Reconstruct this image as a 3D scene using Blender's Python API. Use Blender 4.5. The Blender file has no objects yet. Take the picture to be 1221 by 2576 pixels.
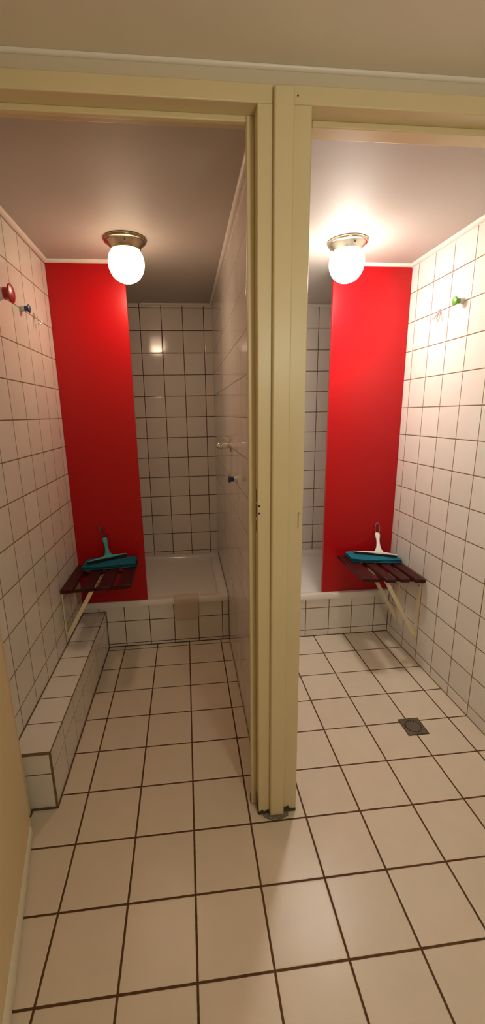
import bpy, bmesh, math, random
from mathutils import Vector, Matrix, noise
random.seed(4)
SC = bpy.context.scene
COL = SC.collection
PI = math.pi

# ------------------------------------------------------------------ helpers
def MB():
    return bmesh.new()

def add_box(bm, x0, x1, y0, y1, z0, z1):
    v = [bm.verts.new(p) for p in ((x0,y0,z0),(x1,y0,z0),(x1,y1,z0),(x0,y1,z0),(x0,y0,z1),(x1,y0,z1),(x1,y1,z1),(x0,y1,z1))]
    for f in ((0,3,2,1),(4,5,6,7),(0,1,5,4),(1,2,6,5),(2,3,7,6),(3,0,4,7)):
        bm.faces.new([v[i] for i in f])

def add_hexa(bm, p):
    """eight corners: bottom ring 0-3 counter-clockwise from above, top ring 4-7"""
    v = [bm.verts.new(q) for q in p]
    for f in ((0,3,2,1),(4,5,6,7),(0,1,5,4),(1,2,6,5),(2,3,7,6),(3,0,4,7)):
        bm.faces.new([v[i] for i in f])

def loft(bm, rings, cap=True, closed_rings=False):
    R = [[bm.verts.new(p) for p in r] for r in rings]
    n = len(R[0]); m = len(R)
    for i in range(m if closed_rings else m - 1):
        a, b = R[i], R[(i + 1) % m]
        for j in range(n):
            k = (j + 1) % n
            bm.faces.new((a[j], a[k], b[k], b[j]))
    if cap and not closed_rings:
        bm.faces.new(list(reversed(R[0]))); bm.faces.new(R[-1])

def frame_from(d):
    d = Vector(d).normalized()
    a = Vector((0, 0, 1)) if abs(d.z) < .9 else Vector((1, 0, 0))
    u = d.cross(a).normalized(); w = d.cross(u).normalized()
    return d, u, w

def tube(bm, pts, rad, seg=12, closed=False):
    pts = [Vector(p) for p in pts]; n = len(pts)
    rad = rad if isinstance(rad, (list, tuple)) else [rad] * n
    rings = []; u = None
    for i, p in enumerate(pts):
        if closed:
            d = pts[(i + 1) % n] - pts[i - 1]
        else:
            d = pts[min(i + 1, n - 1)] - pts[max(i - 1, 0)]
        d.normalize()
        if u is None:
            _, u, w = frame_from(d)
        u = (u - d * u.dot(d)).normalized(); w = d.cross(u)
        rings.append([p + rad[i] * (math.cos(2*PI*k/seg) * u + math.sin(2*PI*k/seg) * w) for k in range(seg)])
    loft(bm, rings, cap=not closed, closed_rings=closed)

def lathe(bm, origin, axis, prof, seg=40):
    """prof: list of (distance along axis, radius)"""
    o = Vector(origin); d, u, w = frame_from(axis)
    rings = []
    for t, r in prof:
        r = max(r, 1e-4)
        rings.append([o + d * t + r * (math.cos(2*PI*k/seg) * u + math.sin(2*PI*k/seg) * w) for k in range(seg)])
    loft(bm, rings)

def flat_shape(bm, pts, nrm, thick):
    """outline in 3D extruded by thick along nrm"""
    n = Vector(nrm).normalized() * thick
    loft(bm, [[Vector(p) for p in pts], [Vector(p) + n for p in pts]])

def obj(name, bm, mat, parent=None, smooth=False, bevel=0, seg=2, sub=0, loc=None):
    bmesh.ops.recalc_face_normals(bm, faces=bm.faces[:])
    me = bpy.data.meshes.new(name); bm.to_mesh(me); bm.free()
    o = bpy.data.objects.new(name, me); COL.objects.link(o)
    me.materials.append(mat)
    if parent:
        o.parent = parent
        o.matrix_parent_inverse = Matrix.Translation(-Vector(parent['_base'])) if '_base' in parent else Matrix()
    if bevel:
        b = o.modifiers.new('bevel', 'BEVEL'); b.width = bevel; b.segments = seg; b.limit_method = 'ANGLE'; b.angle_limit = math.radians(40)
        smooth = True
    if sub:
        s = o.modifiers.new('sub', 'SUBSURF'); s.levels = sub; s.render_levels = sub
    if smooth:
        for p in me.polygons: p.use_smooth = True
        if not sub:
            try: me.set_sharp_from_angle(angle=math.radians(42))
            except Exception: pass
    return o

def thing(name, label, cat, loc, group=None):
    o = bpy.data.objects.new(name, None); COL.objects.link(o)
    o.empty_display_size = .05
    o.location = loc; o['_base'] = loc
    o['label'] = label; o['category'] = cat
    if group: o['group'] = group
    return o

def tag(o, label, cat, group=None):
    o['label'] = label; o['category'] = cat
    if group: o['group'] = group
    return o

def struct(name, bm, mat, bevel=0, **k):
    o = obj(name, bm, mat, bevel=bevel, **k); o['kind'] = 'structure'
    return o

# ------------------------------------------------------------------ materials
def srgb(r, g, b):
    f = lambda c: (c/12.92 if c <= .04045 else ((c+.055)/1.055)**2.4)
    return (f(r/255), f(g/255), f(b/255), 1)

def new_mat(name):
    m = bpy.data.materials.new(name); m.use_nodes = True
    nt = m.node_tree; b = nt.nodes['Principled BSDF']
    return m, nt, b

def plain(name, col, rough=.5, metal=0, spec=.5, var=.06, scale=30, bump=0, bscale=200, coat=0):
    m, nt, b = new_mat(name); N = nt.nodes; L = nt.links
    tc = N.new('ShaderNodeTexCoord'); nz = N.new('ShaderNodeTexNoise'); nz.inputs['Scale'].default_value = scale; nz.inputs['Detail'].default_value = 4
    L.new(tc.outputs['Object'], nz.inputs['Vector'])
    mx = N.new('ShaderNodeMix'); mx.data_type = 'RGBA'
    mx.inputs[6].default_value = tuple(c*(1-var) for c in col[:3]) + (1,)
    mx.inputs[7].default_value = tuple(min(1, c*(1+var)) for c in col[:3]) + (1,)
    L.new(nz.outputs['Fac'], mx.inputs[0]); L.new(mx.outputs[2], b.inputs['Base Color'])
    b.inputs['Roughness'].default_value = rough; b.inputs['Metallic'].default_value = metal
    b.inputs['Specular IOR Level'].default_value = spec
    b.inputs['Coat Weight'].default_value = coat
    if bump:
        n2 = N.new('ShaderNodeTexNoise'); n2.inputs['Scale'].default_value = bscale; n2.inputs['Detail'].default_value = 5
        L.new(tc.outputs['Object'], n2.inputs['Vector'])
        bp = N.new('ShaderNodeBump'); bp.inputs['Strength'].default_value = bump; bp.inputs['Distance'].default_value = .004
        L.new(n2.outputs['Fac'], bp.inputs['Height']); L.new(bp.outputs['Normal'], b.inputs['Normal'])
    return m

def tiles(name, axes, pitch, offs, tile, grout, width=.0045, rough=.12, grough=.8, vary=.04, spec=.5, wave=.0, mottled=.04):
    """square tiles; axes e.g. 'XZ'; offs: the coordinate of one joint along each axis"""
    m, nt, b = new_mat(name); N = nt.nodes; L = nt.links
    tc = N.new('ShaderNodeTexCoord'); sp = N.new('ShaderNodeSeparateXYZ'); L.new(tc.outputs['Object'], sp.inputs[0])
    def math_n(op, a, bb=None, c=None):
        n = N.new('ShaderNodeMath'); n.operation = op
        for i, x in enumerate((a, bb, c)):
            if x is None: continue
            if isinstance(x, (int, float)): n.inputs[i].default_value = x
            else: L.new(x, n.inputs[i])
        return n.outputs[0]
    dist = []; cells = []
    for ax, of in zip(axes, offs):
        s = math_n('SUBTRACT', sp.outputs[ax], of)
        dist.append(math_n('PINGPONG', s, pitch/2))
        cells.append(math_n('FLOOR', math_n('DIVIDE', s, pitch)))
    d = math_n('MINIMUM', dist[0], dist[1])
    # joint edges wobble a little
    wz = N.new('ShaderNodeTexNoise'); wz.inputs['Scale'].default_value = 60; L.new(tc.outputs['Object'], wz.inputs['Vector'])
    d = math_n('ADD', d, math_n('MULTIPLY', math_n('SUBTRACT', wz.outputs['Fac'], .5), width*.25))
    mr = N.new('ShaderNodeMapRange'); mr.interpolation_type = 'SMOOTHSTEP'
    mr.inputs[1].default_value = width/2 - .0006; mr.inputs[2].default_value = width/2 + .0006
    L.new(d, mr.inputs[0]); mask = mr.outputs[0]
    cb = N.new('ShaderNodeCombineXYZ'); L.new(cells[0], cb.inputs[0]); L.new(cells[1], cb.inputs[1])
    wn = N.new('ShaderNodeTexWhiteNoise'); wn.noise_dimensions = '3D'; L.new(cb.outputs[0], wn.inputs['Vector'])
    nz = N.new('ShaderNodeTexNoise'); nz.inputs['Scale'].default_value = 14; nz.inputs['Detail'].default_value = 6; L.new(tc.outputs['Object'], nz.inputs['Vector'])
    val = math_n('ADD', math_n('MULTIPLY', math_n('SUBTRACT', wn.outputs['Value'], .5), vary*2),
                 math_n('MULTIPLY', math_n('SUBTRACT', nz.outputs['Fac'], .5), mottled*2))
    val = math_n('ADD', val, 1.0)
    hs = N.new('ShaderNodeVectorMath'); hs.operation = 'SCALE'; hs.inputs[0].default_value = tile[:3]; L.new(val, hs.inputs['Scale'])
    gz = N.new('ShaderNodeTexNoise'); gz.inputs['Scale'].default_value = 9; L.new(tc.outputs['Object'], gz.inputs['Vector'])
    gs = N.new('ShaderNodeVectorMath'); gs.operation = 'SCALE'; gs.inputs[0].default_value = grout[:3]
    L.new(math_n('ADD', math_n('MULTIPLY', gz.outputs['Fac'], .7), .65), gs.inputs['Scale'])
    mx = N.new('ShaderNodeMix'); mx.data_type = 'RGBA'
    L.new(mask, mx.inputs[0]); L.new(gs.outputs[0], mx.inputs[6]); L.new(hs.outputs[0], mx.inputs[7])
    L.new(mx.outputs[2], b.inputs['Base Color'])
    L.new(math_n('ADD', math_n('MULTIPLY', mask, rough - grough), grough), b.inputs['Roughness'])
    b.inputs['Specular IOR Level'].default_value = spec
    m2 = N.new('ShaderNodeMapRange'); m2.interpolation_type = 'SMOOTHSTEP'
    m2.inputs[1].default_value = 0; m2.inputs[2].default_value = width*.5 + .003; L.new(d, m2.inputs[0])
    h = m2.outputs[0]
    if wave:
        vz = N.new('ShaderNodeTexNoise'); vz.inputs['Scale'].default_value = 7; L.new(tc.outputs['Object'], vz.inputs['Vector'])
        h = math_n('ADD', h, math_n('MULTIPLY', vz.outputs['Fac'], wave))
    bp = N.new('ShaderNodeBump'); bp.inputs['Strength'].default_value = .6; bp.inputs['Distance'].default_value = .0015
    L.new(h, bp.inputs['Height']); L.new(bp.outputs['Normal'], b.inputs['Normal'])
    return m

def emit(name, col, power, shoulder=.18):
    m, nt, b = new_mat(name); N = nt.nodes; L = nt.links
    b.inputs['Base Color'].default_value = (.85, .83, .8, 1); b.inputs['Roughness'].default_value = .25
    b.inputs['Emission Color'].default_value = col
    # globe bottom made to glow more than its shoulders, dimming ceiling and upper walls
    tc = N.new('ShaderNodeTexCoord'); sp = N.new('ShaderNodeSeparateXYZ'); L.new(tc.outputs['Normal'], sp.inputs[0])
    mr = N.new('ShaderNodeMapRange'); mr.inputs[1].default_value = .45; mr.inputs[2].default_value = -1
    mr.inputs[3].default_value = power*shoulder; mr.inputs[4].default_value = power
    mr.inputs[1].default_value = .6; mr.inputs[3].default_value = 0; mr.inputs[4].default_value = 1
    pw = N.new('ShaderNodeMath'); pw.operation = 'POWER'; pw.inputs[1].default_value = 3.2
    ma = N.new('ShaderNodeMath'); ma.operation = 'MULTIPLY_ADD'; ma.inputs[1].default_value = power*(1-shoulder); ma.inputs[2].default_value = power*shoulder
    L.new(sp.outputs['Z'], mr.inputs[0]); L.new(mr.outputs[0], pw.inputs[0]); L.new(pw.outputs[0], ma.inputs[0]); L.new(ma.outputs[0], b.inputs['Emission Strength'])
    return m

P = .1514                                    # wall tile pitch
WT = (.765, .715, .66, 1); GW = srgb(124, 95, 64); GD = srgb(84, 56, 40)
FT = (.68, .585, .47, 1)
M = {}
M['floor'] = tiles('floor_tiles', 'XY', .2, (0, 0), FT, srgb(86, 57, 28), .0064, rough=.3, vary=.03, spec=.4, mottled=.05, wave=.0)
M['tile_right'] = tiles('right_wall_tiles', 'YZ', P, (1.1578, 2.0282), WT, GW, .0045)
M['tile_left'] = tiles('left_wall_tiles', 'YZ', P, (.2795, 2.0036), WT, GW, .0042)
M['tile_mid'] = tiles('partition_wall_tiles', 'YZ', P, (1.62, 1.9962), WT, srgb(124, 96, 74), .0026, rough=.09)
M['tile_mid_right'] = tiles('partition_right_tiles', 'YZ', P, (1.1578, 2.0145), WT, GW, .004)
M['tile_back_left'] = tiles('back_wall_left_tiles', 'XZ', P, (.1418, 1.9962), WT, GD, .0052, rough=.1)
M['tile_back_right'] = tiles('back_wall_right_tiles', 'XZ', P, (1.4519, 2.0145), WT, GD, .0048, rough=.1)
M['plinth_left'] = tiles('plinth_left_tiles', 'XZ', P, (.009, .1714), WT, GD, .005)
M['plinth_right'] = tiles('plinth_right_tiles', 'XZ', P, (1.144, .1954), WT, GW, .005)
M['ledge_top'] = tiles('ledge_top_tiles', 'XY', P, (-.1007 - P, .3047), WT, GD, .0045)
M['ledge_side'] = tiles('ledge_side_tiles', 'YZ', P, (.3047, .155), WT, srgb(160,134,100), .003)
M['ledge_front'] = tiles('ledge_front_tiles', 'XZ', P, (-.1007 - P, .151), WT, GW, .0045)
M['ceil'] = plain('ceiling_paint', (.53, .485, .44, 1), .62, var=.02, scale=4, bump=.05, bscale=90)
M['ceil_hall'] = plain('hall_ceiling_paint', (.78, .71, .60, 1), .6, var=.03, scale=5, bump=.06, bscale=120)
M['hall_wall'] = plain('hall_wall_paint', (.66, .58, .45, 1), .6, var=.03, scale=5, bump=.05, bscale=120)
M['cream'] = plain('cream_gloss_paint', (.71, .60, .36, 1), .38, var=.05, scale=6, bump=.05, bscale=25)
M['cream_door'] = plain('cream_door_paint', (.86, .70, .42, 1), .42, var=.03, scale=3, bump=.03, bscale=25)
M['bead'] = plain('door_bead_paint', (.80, .74, .58, 1), .4, var=.04)
M['trim'] = plain('white_trim_paint', (.82, .77, .70, 1), .4, var=.03)
M['red'] = plain('red_laminate', (.45, .003, .007, 1), .3, var=.03, scale=3, spec=.35)
M['tray'] = plain('white_enamel', (.80, .76, .71, 1), .12, var=.02, scale=3, coat=.3)
M['metal_worn'] = plain('worn_brass_nickel', (.42, .34, .24, 1), .28, metal=1, var=.35, scale=22, bump=.05)
M['metal_bright'] = plain('brushed_nickel', (.68, .62, .50, 1), .25, metal=1, var=.18, scale=18, bump=.04)
M['chrome'] = plain('chrome', (.78, .77, .75, 1), .1, metal=1, var=.03)
M['wood'] = plain('mahogany_slats', (.050, .0065, .006, 1), .45, var=.3, scale=12, spec=.25)
M['bracket'] = plain('cream_bracket_paint', (.78, .68, .46, 1), .4, var=.06)
M['cloth_blue'] = plain('blue_towelling', (.018, .16, .24, 1), .95, var=.12, scale=80, bump=.6, bscale=500, spec=.1)
M['cloth_teal'] = plain('teal_towelling', (.016, .13, .19, 1), .95, var=.12, scale=80, bump=.6, bscale=500, spec=.1)
M['cloth_white'] = plain('white_towelling', (.64, .54, .45, 1), .95, var=.06, scale=60, bump=.5, bscale=350, spec=.1)
M['plastic_white'] = plain('white_plastic', (.74, .72, .68, 1), .35)
M['plastic_teal'] = plain('teal_plastic', (.035, .30, .30, 1), .35)
M['rubber'] = plain('black_rubber', (.006, .006, .007, 1), .8, spec=.15)
M['plastic_red'] = plain('red_plastic', (.42, .010, .016, 1), .3)
M['plastic_blue'] = plain('blue_plastic', (.012, .055, .16, 1), .35)
M['plastic_green'] = plain('green_plastic', (.13, .36, .04, 1), .35)
M['steel'] = plain('dull_steel', (.20, .17, .135, 1), .42, metal=.85, var=.2, scale=30)
M['dark'] = plain('dark_recess', (.02, .014, .008, 1), .8)
M['grime'] = plain('chipped_wood_grime', (.06, .045, .025, 1), .9, var=.5, scale=60)
M['globe_left'] = emit('opal_glass_lit_left', (1, .71, .49, 1), 78, .085)
M['globe_right'] = emit('opal_glass_lit_right', (1, .92, .81, 1), 258, .085)

# ------------------------------------------------------------------ setting
XL, XM, XM2, XR = -.2365, .657, .762, 1.6943
YB, YF, CZ, HZ = 2.082, .13, 2.175, 2.21
HX0, HX1, HY = -1.3, 2.6, -2.7               # the hall in front of the two cubicles

def slab(name, mat, *a, bevel=0):
    bm = MB(); add_box(bm, *a); return struct(name, bm, mat, bevel)

slab('floor', M['floor'], HX0 - .1, HX1 + .1, HY - .1, YB + .1, -.1, 0)
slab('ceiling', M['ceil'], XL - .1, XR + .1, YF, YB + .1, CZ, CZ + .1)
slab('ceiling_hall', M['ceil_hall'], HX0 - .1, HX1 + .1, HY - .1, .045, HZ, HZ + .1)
slab('wall_left', M['tile_left'], XL - .1, XL, YF, YB, 0, CZ)
slab('wall_right', M['tile_right'], XR, XR + .1, YF, YB, 0, CZ)
bm = MB(); add_box(bm, XL - .1, XM + .05, YB, YB + .1, 0, CZ); struct('wall_back_left', bm, M['tile_back_left'])
bm = MB(); add_box(bm, XM + .05, XR + .1, YB, YB + .1, 0, CZ); struct('wall_back_right', bm, M['tile_back_right'])
bm = MB(); add_box(bm, XM, XM2, YF, YB, 0, CZ)
o = struct('wall_middle', bm, M['tile_mid'])
o.data.materials.append(M['tile_mid_right'])
for p in o.data.polygons:
    if p.normal.x > .5: p.material_index = 1
# wall above and beside the two door frames
bm = MB(); add_box(bm, HX0, HX1, .045, YF, 2.15, HZ + .05)
add_box(bm, HX0, -.255, .045, YF, 0, 2.15); add_box(bm, 1.69, HX1, .045, YF, 0, 2.15)
struct('wall_front', bm, M['hall_wall'])
slab('wall_hall_left', M['hall_wall'], HX0 - .1, HX0, HY, YF, 0, HZ)
slab('wall_hall_right', M['hall_wall'], HX1, HX1 + .1, HY, YF, 0, HZ)
slab('wall_hall_back', M['hall_wall'], HX0 - .1, HX1 + .1, HY - .1, HY, 0, HZ)

# ceiling trims: quarter-round beads
def bead(name, a, b, n1, n2, r=.017):
    """quarter-round strip from a to b; n1, n2 point from the corner into the room"""
    a, b, n1, n2 = map(Vector, (a, b, n1, n2))
    prof = [Vector((0,0,0))] + [n1*r*math.cos(t) + n2*r*math.sin(t) for t in [i*PI/12 for i in range(7)]]
    bm = MB(); loft(bm, [[a + p for p in prof], [b + p for p in prof]])
    return struct(name, bm, M['trim'], smooth=True)
e = .0005
bead('trim_1', (XL+e, YF, CZ-e), (XL+e, 1.249, CZ-e), (1,0,0), (0,0,-1))
bead('trim_2', (XM-e, YF, CZ-e), (XM-e, YB, CZ-e), (-1,0,0), (0,0,-1), .014)
bead('trim_3', (XL, 1.249, CZ-e), (.155, 1.249, CZ-e), (0,-1,0), (0,0,-1), .015)
bead('trim_4', (.155, YB-e, CZ-e), (XM, YB-e, CZ-e), (0,-1,0), (0,0,-1), .014)
bead('trim_5', (XR-e, YF, CZ-e), (XR-e, 1.224, CZ-e), (-1,0,0), (0,0,-1))
bead('trim_6', (1.255, 1.224, CZ-e), (XR, 1.224, CZ-e), (0,-1,0), (0,0,-1), .015)
bead('trim_7', (XM2, YB-e, CZ-e), (XR, YB-e, CZ-e), (0,-1,0), (0,0,-1), .014)
bead('trim_8', (HX0, .045-e, HZ-e), (HX1, .045-e, HZ-e), (0,-1,0), (0,0,-1), .0075)
for s, n in ((XL+e, 1), (XR-e, -1)):
    bead('trim_9' if n > 0 else 'trim_10', (s, 1.275, CZ-e), (s, YB, CZ-e), (n,0,0), (0,0,-1), .014)

# ------------------------------------------------------------------ door frames
def framed(name, boxes, mat=None, bevel=.0025):
    bm = MB()
    for b in boxes: add_box(bm, *b)
    return struct(name, bm, mat or M['cream'], bevel)

# left frame: rebated jambs, stop strips and head
left_frame = framed('trim_left_door_frame', [
    (.633, .6735, .030, YF, .012, 2.1275),           # jamb towards the post
    (.613, .6335, .0742, .092, .004, 2.1279),          # its stop
    (-.255, -.215, .030, YF, 0, 2.1275),             # hinge jamb
    (-.215, -.190, .100, .135, 0, 2.1275),           # its stop
    (-.255, .6735, .030, YF, 2.1275, 2.167),         # head
    (-.189, .6128, .0745, .090, 2.1135, 2.1277),       # head stop
])
right_frame = framed('trim_right_door_frame', [
    (.7205, .769, .0305, YF, .012, 2.1285),
    (.7685, .784, .0802, YF, .004, 2.1288),
    (1.645, 1.69, .0305, YF, 0, 2.1285),
    (1.63, 1.645, .080, YF, 0, 2.1285),
    (.7205, 1.69, .0305, YF, 2.1285, 2.1685),
    (.7842, 1.6298, .0805, YF, 2.1130, 2.1287),
])
framed('trim_post_cover', [(.672, .722, .0145, .06, .006, 2.158)], bevel=.004)
framed('trim_post_core', [(.660, .735, .055, YF, 0, 2.14)], bevel=0)

def strike(x, z, wx, h, y, parent, nm='strike_plate'):
    bm = MB(); add_box(bm, x-wx/2, x+wx/2, y-.0012, y+.003, z-h/2, z+h/2)
    pl = obj(nm, bm, M['cream'], parent, bevel=.0006)
    return pl
s1 = strike(.6375, 1.128, .009, .060, .0298, left_frame)
bm = MB()
lathe(bm, (.6365, .0288, 1.139), (0,-1,0), [(0,.0032),(.0006,.0032)], 16); lathe(bm, (.6362, .0288, 1.117), (0,-1,0), [(0,.0030),(.0006,.0030)], 16)
obj('screw_hole', bm, M['dark'], left_frame)
bm = MB(); add_box(bm, .6322, .6332, .050, .058, 1.145, 1.185); add_box(bm, .6322, .6332, .050, .058, 1.055, 1.090); add_box(bm, .6322, .6332, .048, .060, 1.10, 1.14)
obj('latch_slot', bm, M['dark'], left_frame)
s2 = strike(.7605, 1.088, .009, .045, .0303, right_frame)
bm = MB(); add_box(bm, .7545, .7557, .0288, .0305, 1.066, 1.113); add_box(bm, .7545, .7625, .0288, .0305, 1.112, 1.1135)
obj('plate_joint', bm, M['grime'], right_frame)
# two filled nail holes in the right head
bm = MB(); lathe(bm, (.7325, .0303, 2.146), (0,-1,0), [(0,.0022),(.0006,.0022)], 12)
obj('nail_hole', bm, M['grime'], right_frame)

# rotten, chipped feet of the post: ragged dark patches at floor level
def ragged(a, b, h0, h1, n, out, thick=.0012):
    """ragged strip standing on the floor from a to b (x,y), out = outward normal"""
    a, b, out = Vector((*a, 0)), Vector((*b, 0)), Vector((*out, 0))
    bm = MB(); pts = [a + Vector((0,0,.0005))]
    pts = [a + Vector((0,0,.0005)), b + Vector((0,0,.0005))]
    for i in range(n, -1, -1):
        t = i / n
        pts.append(a.lerp(b, t) + Vector((0, 0, h0 + (h1 - h0)*t + random.uniform(-.35, .5)*(h0 + h1)*.5)))
    flat_shape(bm, pts, out, thick)
    return bm
obj('chipped_foot', ragged((.6335,.0298), (.6725,.0298), .009, .024, 9, (0,-1)), M['grime'], left_frame)
obj('chipped_foot', ragged((.6328,.072), (.6328,.031), .060, .022, 9, (-1,0)), M['grime'], left_frame)
obj('chipped_foot', ragged((.6128,.091), (.6128,.075), .030, .026, 6, (-1,0)), M['grime'], left_frame)
obj('chipped_foot', ragged((.7215,.0303), (.7685,.0303), .024, .010, 9, (0,-1)), M['grime'], right_frame)
bm = MB()
rim = []
for i in range(26):
    t = i / 25
    x = .652 + .085*t; y = .014 - .012*math.sin(PI*t) + random.uniform(-.002, .002)
    rim.append((x, y, .0012))
pts = rim + [(.742, .030, .0012), (.700, .036, .0012), (.645, .032, .0012)]
flat_shape(bm, [Vector((p[0], p[1], .0002)) for p in pts], (0,0,1), .0035)
o = obj('trim_post_mortar', bm, plain('crumbling_mortar', (.22,.19,.15,1), .9, var=.6, scale=90, bump=.8, bscale=160)); o['kind'] = 'structure'

# open door leaf, hinged on the left jamb and folded out into the hall
d = Vector((.22, -1, 0)).normalized(); n = Vector((d.y, -d.x, 0)) * 1.0           # n points away from the opening
if n.x > 0: n = -n
h0 = Vector((-.1655, .070, 0))
door = bpy.data.objects.new('door_1', None); COL.objects.link(door); door.location = h0; door['_base'] = tuple(h0); door['kind'] = 'structure'
def oriented(bm, o, d, n, u0, u1, v0, v1, z0, z1):
    q = lambda u, v, z: o + d*u + n*v + Vector((0,0,z))
    add_hexa(bm, [q(u0,v0,z0), q(u1,v0,z0), q(u1,v1,z0), q(u0,v1,z0), q(u0,v0,z1), q(u1,v0,z1), q(u1,v1,z1), q(u0,v1,z1)])
bm = MB(); oriented(bm, h0, d, n, .0, .82, 0, .04, .006, 2.115)
lf = obj('leaf', bm, M['cream_door'], door, bevel=.002); lf['kind'] = 'structure'
bm = MB()
loft(bm, [[h0 + d*u - n*a + Vector((0,0,z)) for a, z in ((0,.008),(w,.008),(w,.022),(w*.6,.034),(0,.040))] for u, w in ((.02,.006),(.3,.011),(.82,.014))])
bd = obj('weather_bead', bm, M['bead'], door, smooth=True); bd['kind'] = 'structure'

# ------------------------------------------------------------------ tiled ledge and plinths
bm = MB(); add_box(bm, XL, -.1007, .150, 1.2419, 0, .2423)
o = struct('trim_tiled_ledge', bm, M['ledge_side'])
o.data.materials.append(M['ledge_top']); o.data.materials.append(M['ledge_front'])
for p in o.data.polygons:
    if p.normal.z > .5: p.material_index = 1
    elif abs(p.normal.y) > .5: p.material_index = 2
bm = MB(); add_box(bm, XL, -.0995, .1485, .1515, .2345, .2432); add_box(bm, -.1022, -.0992, .1485, 1.2419, .2395, .2432); add_box(bm, -.1055, -.0992, .1485, .1550, 0, .2345)
obj('edge_strip', bm, plain('ledge_edge_grout', srgb(120,96,66), .7, var=.1), o)
bm = MB(); add_box(bm, XL, XM, 1.2419, YB, 0, .268); struct('trim_left_plinth', bm, M['plinth_left'])
bm = MB(); add_box(bm, XM2, XR, 1.2019, YB, 0, .255); struct('trim_right_plinth', bm, M['plinth_right'])
# brown joints where tiled faces meet
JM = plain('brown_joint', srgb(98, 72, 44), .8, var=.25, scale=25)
JL = plain('pale_joint', srgb(134, 106, 74), .8, var=.2, scale=25)
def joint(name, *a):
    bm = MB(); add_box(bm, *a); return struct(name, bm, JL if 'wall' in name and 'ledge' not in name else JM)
joint('trim_ledge_wall_joint', XL, XL+.0035, .150, 1.2419, .2423, .2458)
joint('trim_ledge_floor_joint', -.1007, -.0965, .1460, 1.2419, 0, .0035)
joint('trim_ledge_front_joint', -.1925, -.0992, .1440, .1500, 0, .005)
joint('trim_jamb_foot_joint', -.1935, -.1860, .1200, .1440, 0, .006)
joint('trim_ledge_plinth_joint', -.1007, -.0975, 1.2385, 1.2419, 0, .2423)
joint('trim_ledge_tray_joint', XL, -.1007, 1.2325, 1.2365, .2423, .2458)
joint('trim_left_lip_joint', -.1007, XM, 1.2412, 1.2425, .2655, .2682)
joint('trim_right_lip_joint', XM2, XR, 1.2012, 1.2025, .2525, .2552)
joint('trim_right_wall_joint', XR-.003, XR, .13, 1.2019, 0, .003)
joint('trim_right_plinth_joint', XM2, XR, 1.1989, 1.2019, 0, .003)
joint('trim_right_corner_joint', XR-.003, XR, 1.1989, 1.2019, .003, .255)
joint('trim_middle_wall_joint', XM-.003, XM, .13, 1.2419, 0, .003)
joint('trim_middle_corner_joint', XM-.003, XM, 1.2389, 1.2419, .003, .268)
# dirty silicone along the plinth feet
bm = MB(); add_box(bm, -.1007, XM, 1.2375, 1.2425, 0, .004); struct('trim_left_silicone', bm, M['grime'])

# ------------------------------------------------------------------ shower trays
def rrect(x0, x1, y0, y1, r, z, n=7):
    pts = []
    for cx, cy, a0 in ((x1-r, y0+r, -PI/2), (x1-r, y1-r, 0), (x0+r, y1-r, PI/2), (x0+r, y0+r, PI)):
        for i in range(n):
            a = a0 + PI/2*i/(n-1); pts.append(Vector((cx + r*math.cos(a), cy + r*math.sin(a), z)))
    return pts
def tray(label, x0, x1, y0, y1, top, lip, inner):
    t = thing('shower_tray', label, 'shower tray', ((x0+x1)/2, (y0+y1)/2, lip), 'shower trays')
    ix0, ix1, iy0, iy1 = inner
    bm = MB(); g = .0008
    rings = [rrect(x0+g, x1-g, y0, y1-g, .012, lip), rrect(x0+g, x1-g, y0, y1-g, .012, top-.006), rrect(x0+g+.003, x1-g-.003, y0+.004, y1-g-.003, .012, top),
             rrect(ix0-.012, ix1+.012, iy0-.012, iy1+.012, .062, top), rrect(ix0-.004, ix1+.004, iy0-.004, iy1+.004, .058, top-.004),
             rrect(ix0, ix1, iy0, iy1, .055, top-.014), rrect(ix0+.012, ix1-.012, iy0+.012, iy1-.014, .055, top-.134),
             rrect(ix0+.016, ix1-.016, iy0+.016, iy1-.018, .05, top-.144), rrect(ix0+.026, ix1-.026, iy0+.026, iy1-.028, .045, top-.150), rrect(ix0+.10, ix1-.10, iy0+.10, iy1-.10, .04, top-.154)]
    loft(bm, rings)
    # the outer skirt keeps a shallow dish from piercing the plinth: the plinth top sits under the lip only
    b = obj('basin', bm, M['tray'], t, smooth=True)
    bm = MB(); lathe(bm, ((ix0+ix1)/2, iy1-.16, top-.1542), (0,0,1), [(0,.034),(.003,.032),(.0036,.024),(.002,.010)], 28)
    obj('drain_cover', bm, M['chrome'], t, smooth=True)
    return t
# hollow out the plinths under the trays so the dishes have room
for nm, (a, b, c, dd, zt) in {'trim_left_plinth': (XL, XM, 1.2419, YB, .268), 'trim_right_plinth': (XM2, XR, 1.2019, YB, .255)}.items():
    o = bpy.data.objects[nm]; bm = MB()
    add_box(bm, a, b, c, c+.03, 0, zt); add_box(bm, a, a+.03, c+.03, dd, 0, zt); add_box(bm, b-.03, b, c+.03, dd, 0, zt); add_box(bm, a+.03, b-.03, dd-.03, dd, 0, zt)
    add_box(bm, a+.03, b-.03, c+.03, dd-.03, 0, .10)
    bmesh.ops.recalc_face_normals(bm, faces=bm.faces[:]); bm.to_mesh(o.data); bm.free()
tray('white enamel shower tray set in the left cubicle, a cloth over its rim', XL, XM, 1.236, YB, .303, .268, (-.17, .592, 1.288, 2.015))
tray('white enamel shower tray set in the brighter right cubicle', XM2, XR, 1.196, YB, .290, .255, (.83, 1.625, 1.248, 2.015))

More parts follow.
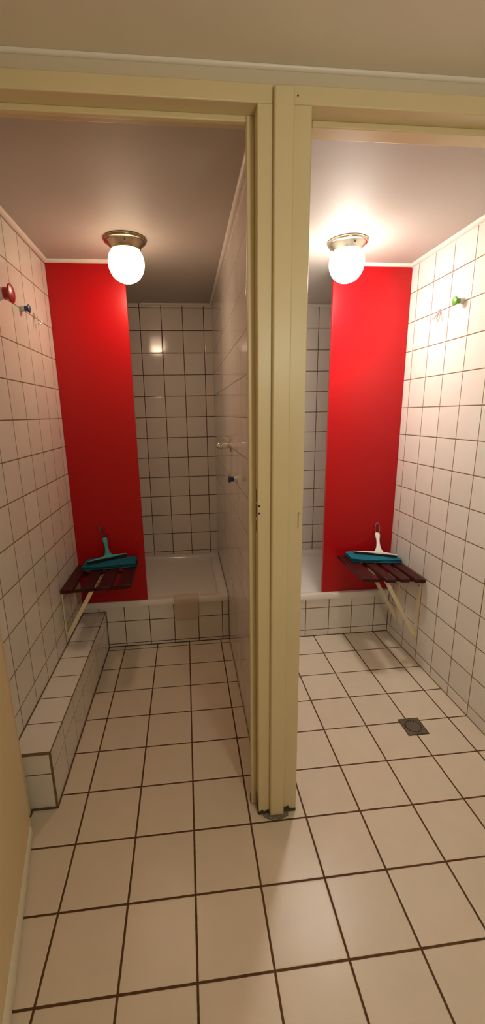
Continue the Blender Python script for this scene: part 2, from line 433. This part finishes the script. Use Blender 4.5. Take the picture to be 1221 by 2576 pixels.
# ------------------------------------------------------------------ red panels
def panel(x0, x1, y0, z0, label):
    bm = MB(); add_box(bm, x0, x1, y0, y0+.022, z0, CZ-.0004)
    o = obj('shower_screen', bm, M['red'], bevel=.0012); o.location = (0,0,0)
    return tag(o, label, 'shower screen', 'red shower screens')
panel(XL+.0006, .1555, 1.2495, .3034, 'tall red screen panel on the left shower tray, beside the bare tray opening')
panel(1.2535, XR-.0006, 1.2245, .2904, 'tall brighter red screen panel on the right shower tray against the right tiled wall')

# ------------------------------------------------------------------ ceiling lamps
def lamp(x, y, label, mat_base, mat_globe, rb, rg, zc, hz):
    t = thing('ceiling_lamp', label, 'lamp', (x, y, CZ), 'globe ceiling lamps')
    bm = MB()
    lathe(bm, (x, y, CZ-.0004), (0,0,-1), [(0,rb*.985),(.003,rb),(.006,rb*.995),(.0065,rb*.955),(.008,rb*.95),(.010,rb*.965),(.0125,rb*.955),(.0135,rb*.915),(.018,rb*.865),(.025,rb*.79),(.033,rb*.715),(.040,rb*.665),(.042,rb*.66),(.043,rb*.70),(.046,rb*.70),(.048,rb*.655),(.048,rb*.45)], 64)
    base = obj('fitting', bm, mat_base, t, smooth=True)
    for k in range(3):
        a = -PI/2 + k*2*PI/3 + .1
        bm = MB(); lathe(bm, (x+rb*.80*math.cos(a), y+rb*.80*math.sin(a), CZ-.026), (.55*math.cos(a), .55*math.sin(a), -.8), [(-.004,.0038),(.002,.0038),(.004,.002)], 14)
        obj('screw', bm, M['grime'], base, smooth=True)
    bm = MB(); prof = [(.040, rg*.78), (.050, rg*.78)]
    top = CZ - (zc + hz)                                        # distance of the globe top below the ceiling
    for i in range(5, 33):
        a = PI*i/32
        d_ = (CZ - zc) - hz*math.cos(a); r = rg*math.sin(a)**.92 if 0 < i < 32 else 0
        if d_ > .053 and (i > 16 or r > rg*.78): prof.append((d_, r))
    lathe(bm, (x, y, CZ), (0,0,-1), prof, 64)
    obj('globe', bm, mat_globe, t, smooth=True)
    return t
lamp(.196, .982, 'lit opal globe ceiling lamp on a dark worn metal fitting in the left cubicle', M['metal_worn'], M['globe_left'], .096, .081, 2.078, .082)
lamp(1.218, .948, 'lit opal globe ceiling lamp on a bright nickel fitting in the right cubicle', M['metal_bright'], M['globe_right'], .093, .081, 2.084, .084)

# ------------------------------------------------------------------ folding shower seats
def seat(side, slats, z_wall, tilt, y0, y1, label, strut_x, strut_z, ys, plate, rod_x):
    """side +1: hangs on a wall at its right (+x)"""
    wall = XR if side > 0 else XL
    base = (wall, (y0+y1)/2, z_wall - .3)
    t = thing('shower_bench', label, 'bench', base, 'folding shower benches')
    zt = lambda x: z_wall + abs(wall - x)*tilt
    for k, (a, b) in enumerate(slats):
        bm = MB(); th = .021
        j = .004*((k % 2)*2 - 1)
        za, zb = zt(a), zt(b)
        add_hexa(bm, [(a,y0+j,za-th),(b,y0+j,zb-th),(b,y1,zb-th),(a,y1,za-th),(a,y0+j,za),(b,y0+j,zb),(b,y1,zb),(a,y1,za)])
        obj('slat', bm, M['wood'], t, bevel=.005 if k else .004, seg=3)
    lo = min(s[0] for s in slats); hi = max(s[1] for s in slats)
    sgn = -side                                                  # from the wall into the room
    for y in ys:
        # cross rail under the slats
        bm = MB(); xa, xb = wall + sgn*.004, (lo + .02 if side > 0 else hi - .02)
        a, b = min(xa, xb), max(xa, xb)
        add_hexa(bm, [(a,y-.009,zt(a)-.034),(b,y-.009,zt(b)-.034),(b,y+.009,zt(b)-.034),(a,y+.009,zt(a)-.034),(a,y-.009,zt(a)-.0215),(b,y-.009,zt(b)-.0215),(b,y+.009,zt(b)-.0215),(a,y+.009,zt(a)-.0215)])
        obj('rail', bm, M['wood'], t, bevel=.0015)
        # wall plate
        bm = MB(); x1 = wall + sgn*.0004; x2 = wall + sgn*.0075
        add_box(bm, min(x1,x2), max(x1,x2), y-plate[0]/2, y+plate[0]/2, plate[1], z_wall-.022)
        pl = obj('wall_plate', bm, M['bracket'], t, bevel=.0015)
        for zz in (plate[1]+.035, z_wall-.06):
            bm = MB(); lathe(bm, (x2, y, zz), (sgn,0,0), [(0,.005),(.0015,.0048),(.0025,.002)], 14)
            obj('screw', bm, M['steel'], pl, smooth=True)
        # diagonal strut: a flat bar from the wall plate foot to under the slats
        p0 = Vector((wall + sgn*.008, y, strut_z)); p1 = Vector((strut_x, y, zt(strut_x) - .028))
        dv = (p1 - p0).normalized(); nv = Vector((-dv.z, 0, dv.x)); w = .004; hh = .0105
        bm = MB(); q = [(p0, -w, -hh), (p0, w, -hh), (p0, w, hh), (p0, -w, hh)]
        loft(bm, [[p + Vector((0, a, 0)) + nv*b for p, a, b in [(p0,-w,-hh),(p0,w,-hh),(p0,w,hh),(p0,-w,hh)]],
                  [p + Vector((0, a, 0)) + nv*b for p, a, b in [(p1,-w,-hh),(p1,w,-hh),(p1,w,hh),(p1,-w,hh)]]])
        obj('strut', bm, M['bracket'], t, bevel=.0012)
        bm = MB(); tube(bm, [p0 + Vector((0,-.014,0)), p0 + Vector((0,.014,0))], .005, 14)
        obj('pivot_pin', bm, M['bracket'], t, smooth=True)
    bm = MB(); tube(bm, [(rod_x, ys[0]+.012, zt(rod_x)-.027), (rod_x, ys[1]-.012, zt(rod_x)-.027)], .0045, 12)
    obj('hinge_rod', bm, M['bracket'], t, smooth=True)
    return t
seat(+1, [(1.628,1.685),(1.546,1.598),(1.460,1.516),(1.335,1.425)], .519, .070, .812, 1.200,
     'folding shower bench of dark red slats on the right tiled wall', 1.489, .150, (.872, 1.090), (.026, .130), 1.442)
seat(-1, [(-.227,-.166),(-.130,-.070),(-.048,.022),(.050,.121)], .566, .020, .850, 1.215,
     'folding shower bench of dark red slats above the low tiled ledge', -.080, .288, (.890, 1.110), (.013, .262), -.059)

# ------------------------------------------------------------------ folded cloths on the seats
def folded_cloth(c, lx, ly, th, mat, label, rot=0, lean=0, group='folded blue cloths'):
    """three soft layers folded over a front edge; c = centre of the underside"""
    nx = 44; prof = []
    def layer(z0, z1, f0, f1):
        return [(f1, z0), (ly/2*.4, z0), (0, z0), (-ly/2*.5, z0), (f0+.012, z0), (f0+.003, z0+(z1-z0)*.2), (f0, (z0+z1)/2), (f0+.003, z1-(z1-z0)*.2), (f0+.012, z1), (-ly/2*.5, z1), (0, z1), (ly/2*.4, z1), (f1, z1)]
    bm = MB()
    for li in range(3):
        z0 = th*li/3; z1 = th*(li+1)/3 - .0002
        f0 = -ly/2 + (.0, .0015, .0005)[li]; f1 = ly/2 - (.0, .003, .006)[li]
        pr = layer(z0, z1, f0, f1)
        rings = []
        for i in range(nx+1):
            u = i/nx; x = -lx/2 + lx*u + (.0, .001, -.001)[li]
            e_ = min(u, 1-u)*lx; taper = min(1, (e_/.008))**.5 if e_ < .008 else 1
            ring = []
            for y, z in pr:
                zm = (z0+z1)/2; zz = zm + (z - zm)*max(.25, taper)
                wob = .0022*noise.noise(Vector((x*14+li*3, y*18, 1.7*li))) 
                ring.append((x + .003*noise.noise(Vector((y*30, li*5.1, u*2))), y + .004*noise.noise(Vector((x*9, li*2.3, 4))), zz + wob*(li+.3) + lean*x))
            rings.append(ring)
        loft(bm, rings)
    ca, sa = math.cos(rot), math.sin(rot)
    for v in bm.verts:
        x, y, z = v.co; v.co = Vector((c[0] + x*ca - y*sa, c[1] + x*sa + y*ca, c[2] + z))
    return tag(obj('cleaning_cloth', bm, mat, smooth=True), label, 'cloth', group)
CR = (1.531, 1.124, .519 + .164*.07 + .0015)
folded_cloth(CR, .305, .135, .026, M['cloth_blue'], 'bright blue folded cloth under the white squeegee on the right shower bench', rot=-.02, lean=-.070)
CLh = (-.030, 1.155, .566 + .206*.02 + .0015)
folded_cloth(CLh, .290, .130, .028, M['cloth_teal'], 'dark teal folded cloth under the teal squeegee on the left shower bench', rot=.02, lean=.020)

# ------------------------------------------------------------------ squeegees
def squeegee(bl, br, nk_base, nk_top, loop_top, lean_y, mat, label, loop_mat):
    """bl, br: ends of the rubber blade; nk_*: where the handle leaves the holder and where it ends"""
    bl, br, nb, nt_, lt = map(Vector, (bl, br, nk_base, nk_top, loop_top))
    t = thing('squeegee', label, 'squeegee', tuple((bl+br)/2), 'squeegees leaning on the red panels')
    ax = (br - bl).normalized(); up = (nt_ - nb).normalized(); fr = ax.cross(up).normalized()
    if fr.y > 0: fr = -fr                                        # towards the viewer
    up2 = fr.cross(ax).normalized()
    if up2.z < 0: up2 = -up2
    L = (br - bl).length
    # rubber lip
    bm = MB(); g = fr*.0016
    flat_shape(bm, [bl + fr*.006, br + fr*.006, br + up2*.0125 - ax*.004 + fr*.002, bl + up2*.0125 + ax*.004 + fr*.002], fr, .0035)
    obj('blade', bm, M['rubber'], t, bevel=.0006)
    # holder with a swollen middle, flowing into the neck: stack of cross-sections up the handle
    mid = (nb - bl).dot(ax)/L
    H = (nb - (bl + ax*(mid*L))).dot(up2)
    rings = []
    def ring(c, hw, th, lean=0):
        n_ = 20; r = []
        for i in range(n_):
            a = 2*PI*i/n_
            cx = math.copysign(abs(math.cos(a))**.6, math.cos(a)); sy = math.copysign(abs(math.sin(a))**.8, math.sin(a))
            r.append(c + ax*cx*hw + fr*sy*th)
        return r
    bm = MB()
    c0 = (bl + br)/2 + up2*.008; hb = .018
    # bar
    secs = []
    for i in range(25):
        u = -1 + 2*i/24; s = bl + ax*(L*(u+1)/2)
        hgt = hb*(.36 + .64*max(0, 1 - abs(u - (2*mid-1))**1.3)); thk = .0085*(.75 + .25*(1 - abs(u)))
        secs.append([s + up2*(.0085 + hgt*(.5 + .5*math.copysign(abs(math.sin(a))**.7, math.sin(a)))) + fr*thk*math.copysign(abs(math.cos(a))**.7, math.cos(a)) for a in [2*PI*k/14 for k in range(14)]])
    loft(bm, secs)
    obj('blade_holder', bm, mat, t, smooth=True)
    bm = MB(); rings = []
    st = bl + ax*(mid*L) + up2*.010
    path = [(0, .052, .0075), (.06, .036, .0075), (.14, .024, .0078), (.24, .0165, .008), (.38, .0115, .008), (.55, .0095, .008), (.70, .0105, .0082), (.82, .0140, .0085), (.91, .0150, .0085), (.97, .0135, .008), (1, .0105, .007)]
    for s, hw, th in path:
        rings.append(ring(st.lerp(nt_, s), hw, th))
    loft(bm, rings)
    obj('handle', bm, mat, t, smooth=True)
    # hanging loop
    rise = (lt - nt_); ctr = nt_ + rise*.42; a_ = rise.length*.60; b_ = .0135; ru = rise.normalized(); lax = (ax - ru*ax.dot(ru)).normalized()
    pts = [ctr + ru*a_*math.sin(2*PI*i/32)*(1.0 if math.sin(2*PI*i/32) > 0 else .9) + lax*b_*math.cos(2*PI*i/32) for i in range(32)]
    bm = MB(); tube(bm, pts, .0026, 8, closed=True)
    obj('hanging_loop', bm, loop_mat, t, smooth=True)
    return t
LM = plain('grey_loop_plastic', (.20, .19, .20, 1), .35)
squeegee((1.424,1.158,.5670), (1.660,1.084,.5510), (1.580,1.165,.584), (1.590,1.212,.672), (1.588,1.2155,.733), 0, M['plastic_white'],
         'white squeegee on the bright blue cloth, leaning on the right red panel', LM)
squeegee((-.152,1.112,.6020), (.058,1.212,.6060), (-.050,1.190,.622), (-.066,1.232,.716), (-.082,1.2395,.783), 0, M['plastic_teal'],
         'teal squeegee on the dark folded cloth, leaning on the left red panel', plain('dark_loop_plastic', (.05, .06, .065, 1), .35))

# ------------------------------------------------------------------ white cloth over the left tray rim
bm = MB(); th = .007
path = [(1.318,.2775),(1.300,.2900),(1.288,.2990),(1.276,.3055),(1.262,.3068),(1.248,.3068),(1.2375,.3055),(1.2325,.2990),(1.2305,.288),(1.2300,.270),(1.2325,.250),(1.2340,.225),(1.2350,.200),(1.2360,.175),(1.2360,.152)]
rings = []
for i, (y, z) in enumerate(path):
    a = Vector(path[max(i-1,0)]); b = Vector(path[min(i+1,len(path)-1)]); tn = (b - a).normalized(); nn = Vector((tn.y, -tn.x))
    if nn.x > 0 and i > 6: nn = -nn
    if i <= 6 and nn.y < 0: nn = -nn
    out = []; inn = []
    for k in range(15):
        u = k/14; x = .319 + .147*u + .002*math.sin(i*1.3)
        rib = .0016*math.sin(i*2.4) + .0025*noise.noise(Vector((x*16, i*.55, 2))) + (.003 if i >= 12 else 0)*math.sin(u*PI)
        zz = z + (.006*math.sin(u*2.4 + .3) if i == len(path)-1 else 0)
        p = Vector((y, zz)) + nn*(th + rib); q = Vector((y, zz)) + nn*.0008
        out.append((x, p.x, p.y)); inn.append((x, q.x, q.y))
    rings.append(out + inn[::-1])
loft(bm, rings)
tag(obj('bath_cloth', bm, M['cloth_white'], smooth=True, sub=1), 'white ribbed cloth draped over the rim of the left shower tray', 'cloth')

# ------------------------------------------------------------------ wall hooks
def knob_hook(p, nrm, k, mat_cap, label, rc, rn, reach, rbase, group='knob wall hooks'):
    """round knob on a white foot; nrm points from the wall"""
    n_ = Vector(nrm); p = Vector(p)
    t = thing('wall_hook', label, 'hook', tuple(p), group)
    bm = MB(); lathe(bm, p + n_*.0004, nrm, [(0,rbase),(.003,rbase),(.006,rbase*.86),(reach*.36,rbase*.72),(reach*.50,rbase*.70)], 32)
    obj('foot', bm, M['plastic_white'], t, smooth=True)
    bm = MB(); lathe(bm, p, nrm, [(reach*.42,rn*1.04),(reach*.62,rn),(reach*.74,rn*1.08),(reach*.80,rc*.9),(reach*.86,rc),(reach*.93,rc*.96),(reach*1.0,rc*.7),(reach*1.03,rc*.2)], 40)
    obj('knob', bm, mat_cap, t, smooth=True)
    return t
knob_hook((XL, .606, 1.853), (1,0,0), 1, M['plastic_red'], 'large red knob hook on the left tiled wall, nearest the door', .034, .021, .053, .026)
knob_hook((XL, .832, 1.853), (1,0,0), 1, M['plastic_blue'], 'small blue knob hook on the left tiled wall beside the red one', .0165, .010, .036, .012)
knob_hook((XR, .757, 1.879), (-1,0,0), 1, M['plastic_green'], 'small green knob hook on the right tiled wall', .0185, .011, .045, .014)
knob_hook((XM, .705, 1.117), (-1,0,0), 1, M['plastic_blue'], 'dark blue knob hook low on the middle wall below the shower valve', .0165, .011, .042, .013)

def double_hook(p, nrm, label):
    n_ = Vector(nrm); p = Vector(p)
    t = thing('wall_hook', label, 'hook', tuple(p), 'chrome double hooks')
    bm = MB(); c = p + n_*.003
    flat_shape(bm, [p + Vector((0, .008*math.cos(a), .002 + .011*math.sin(a))) + n_*.0004 for a in [2*PI*i/20 for i in range(20)]], nrm, .004)
    obj('back_plate', bm, M['chrome'], t, bevel=.001)
    for s in (-1, 1):
        pts = []
        for i in range(14):
            a = i/13
            out = .004 + .024*math.sin(a*PI*.62); dz = .004 - .036*math.sin(min(1, a*1.35)*PI/2) + (.016*((a-.7)/.3)**2 if a > .7 else 0)
            pts.append(p + n_*out + Vector((0, s*(.003 + .020*a), dz)))
        bm = MB(); tube(bm, pts, [.0026]*11 + [.0027, .0032, .0036], 10)
        obj('prong', bm, M['chrome'], t, smooth=True)
    return t
double_hook((XL, .975, 1.853), (1,0,0), 'small chrome double hook on the left tiled wall next to the red panel')
double_hook((XR, .922, 1.871), (-1,0,0), 'small chrome double hook on the right tiled wall next to the green one')

# ------------------------------------------------------------------ shower valve on the middle wall
vy, vz = .945, 1.252
tap = thing('shower_valve', 'chrome shower valve on the middle wall of the left cubicle above the blue hook', 'tap', (XM, vy, vz))
bm = MB(); lathe(bm, (XM-.0004, vy, vz), (-1,0,0), [(0,.034),(.003,.034),(.006,.031),(.008,.022),(.009,.016)], 48)
obj('rosette', bm, M['chrome'], tap, smooth=True)
bm = MB(); lathe(bm, (XM, vy, vz), (-1,0,0), [(.006,.0135),(.020,.0130),(.024,.0165),(.046,.0175),(.060,.0165),(.070,.0125),(.076,.0075),(.078,.002)], 36)
obj('knob', bm, M['chrome'], tap, smooth=True)
bm = MB(); tube(bm, [(XM-.022, vy, vz+.012), (XM-.024, vy-.002, vz+.026), (XM-.030, vy-.003, vz+.036), (XM-.040, vy-.003, vz+.040)], [.006, .0055, .0065, .005], 12)
obj('lever', bm, M['chrome'], tap, smooth=True)

# ------------------------------------------------------------------ floor drain
dx0, dx1, dy0, dy1 = 1.3595, 1.4580, .3150, .4165
dr = thing('floor_drain', 'square metal floor drain with a ring of holes in the right cubicle floor', 'drain', ((dx0+dx1)/2, (dy0+dy1)/2, 0))
bm = MB(); add_box(bm, dx0+.005, dx1-.005, dy0+.005, dy1-.005, .0003, .0028)
gr = obj('grate', bm, M['steel'], dr, bevel=.0006)
bm = MB(); w = .0052
add_box(bm, dx0, dx1, dy0, dy0+w, .0002, .0022); add_box(bm, dx0, dx1, dy1-w, dy1, .0002, .0022); add_box(bm, dx0, dx0+w, dy0+w, dy1-w, .0002, .0022); add_box(bm, dx1-w, dx1, dy0+w, dy1-w, .0002, .0022)
obj('rim', bm, M['grime'], dr)
cx, cy = (dx0+dx1)/2, (dy0+dy1)/2
bm = MB()
for k in range(18):
    a = 2*PI*k/18
    lathe(bm, (cx+.0345*math.cos(a), cy+.0345*math.sin(a), .0027), (0,0,1), [(0,.0040),(.0004,.0040)], 14)
obj('drain_holes', bm, M['dark'], gr)

# ------------------------------------------------------------------ light: the two globes glow; a lamp lights the hall behind the viewer
def point(name, loc, power, col, r):
    l = bpy.data.lights.new(name, 'POINT'); l.energy = power; l.color = col; l.shadow_soft_size = r
    o = bpy.data.objects.new(name, l); COL.objects.link(o); o.location = loc; return o
point('hall_light', (1.0, -1.35, 1.74), 18.8, (1, .94, .74), .09)

w = bpy.data.worlds.new('World'); SC.world = w; w.use_nodes = True
w.node_tree.nodes['Background'].inputs[0].default_value = (.02, .016, .012, 1); w.node_tree.nodes['Background'].inputs[1].default_value = .2

# ------------------------------------------------------------------ camera
CAM = (.42742, -1.14814, 1.40456); YAW, PITCH, ROLL = .10214, -.23815, -.01875; F, CX, CY = 1040.379, 578.084, 1294.568
cy_, sy_, cp_, sp_, cr_, sr_ = math.cos(YAW), math.sin(YAW), math.cos(PITCH), math.sin(PITCH), math.cos(ROLL), math.sin(ROLL)
fw = Vector((sy_*cp_, cy_*cp_, sp_)); r_ = Vector((cy_, -sy_, 0)); u_ = r_.cross(fw)
rr = cr_*r_ + sr_*u_; uu = -sr_*r_ + cr_*u_
cd = bpy.data.cameras.new('Camera'); cam = bpy.data.objects.new('Camera', cd); COL.objects.link(cam)
cam.matrix_world = Matrix(((rr.x, uu.x, -fw.x, CAM[0]), (rr.y, uu.y, -fw.y, CAM[1]), (rr.z, uu.z, -fw.z, CAM[2]), (0,0,0,1)))
cd.sensor_fit = 'HORIZONTAL'; cd.sensor_width = 36; cd.lens = 36*F/1221
cd.shift_x = (610.5 - CX)/1221; cd.shift_y = (CY - 1288)/1221
cd.clip_start = .02
SC.camera = cam

vs = SC.view_settings
vs.view_transform = 'Standard'; vs.look = 'None'; vs.exposure = 0; vs.gamma = 1; vs.use_curve_mapping = False
for o in list(COL.objects):
    if '_base' in o: del o['_base']
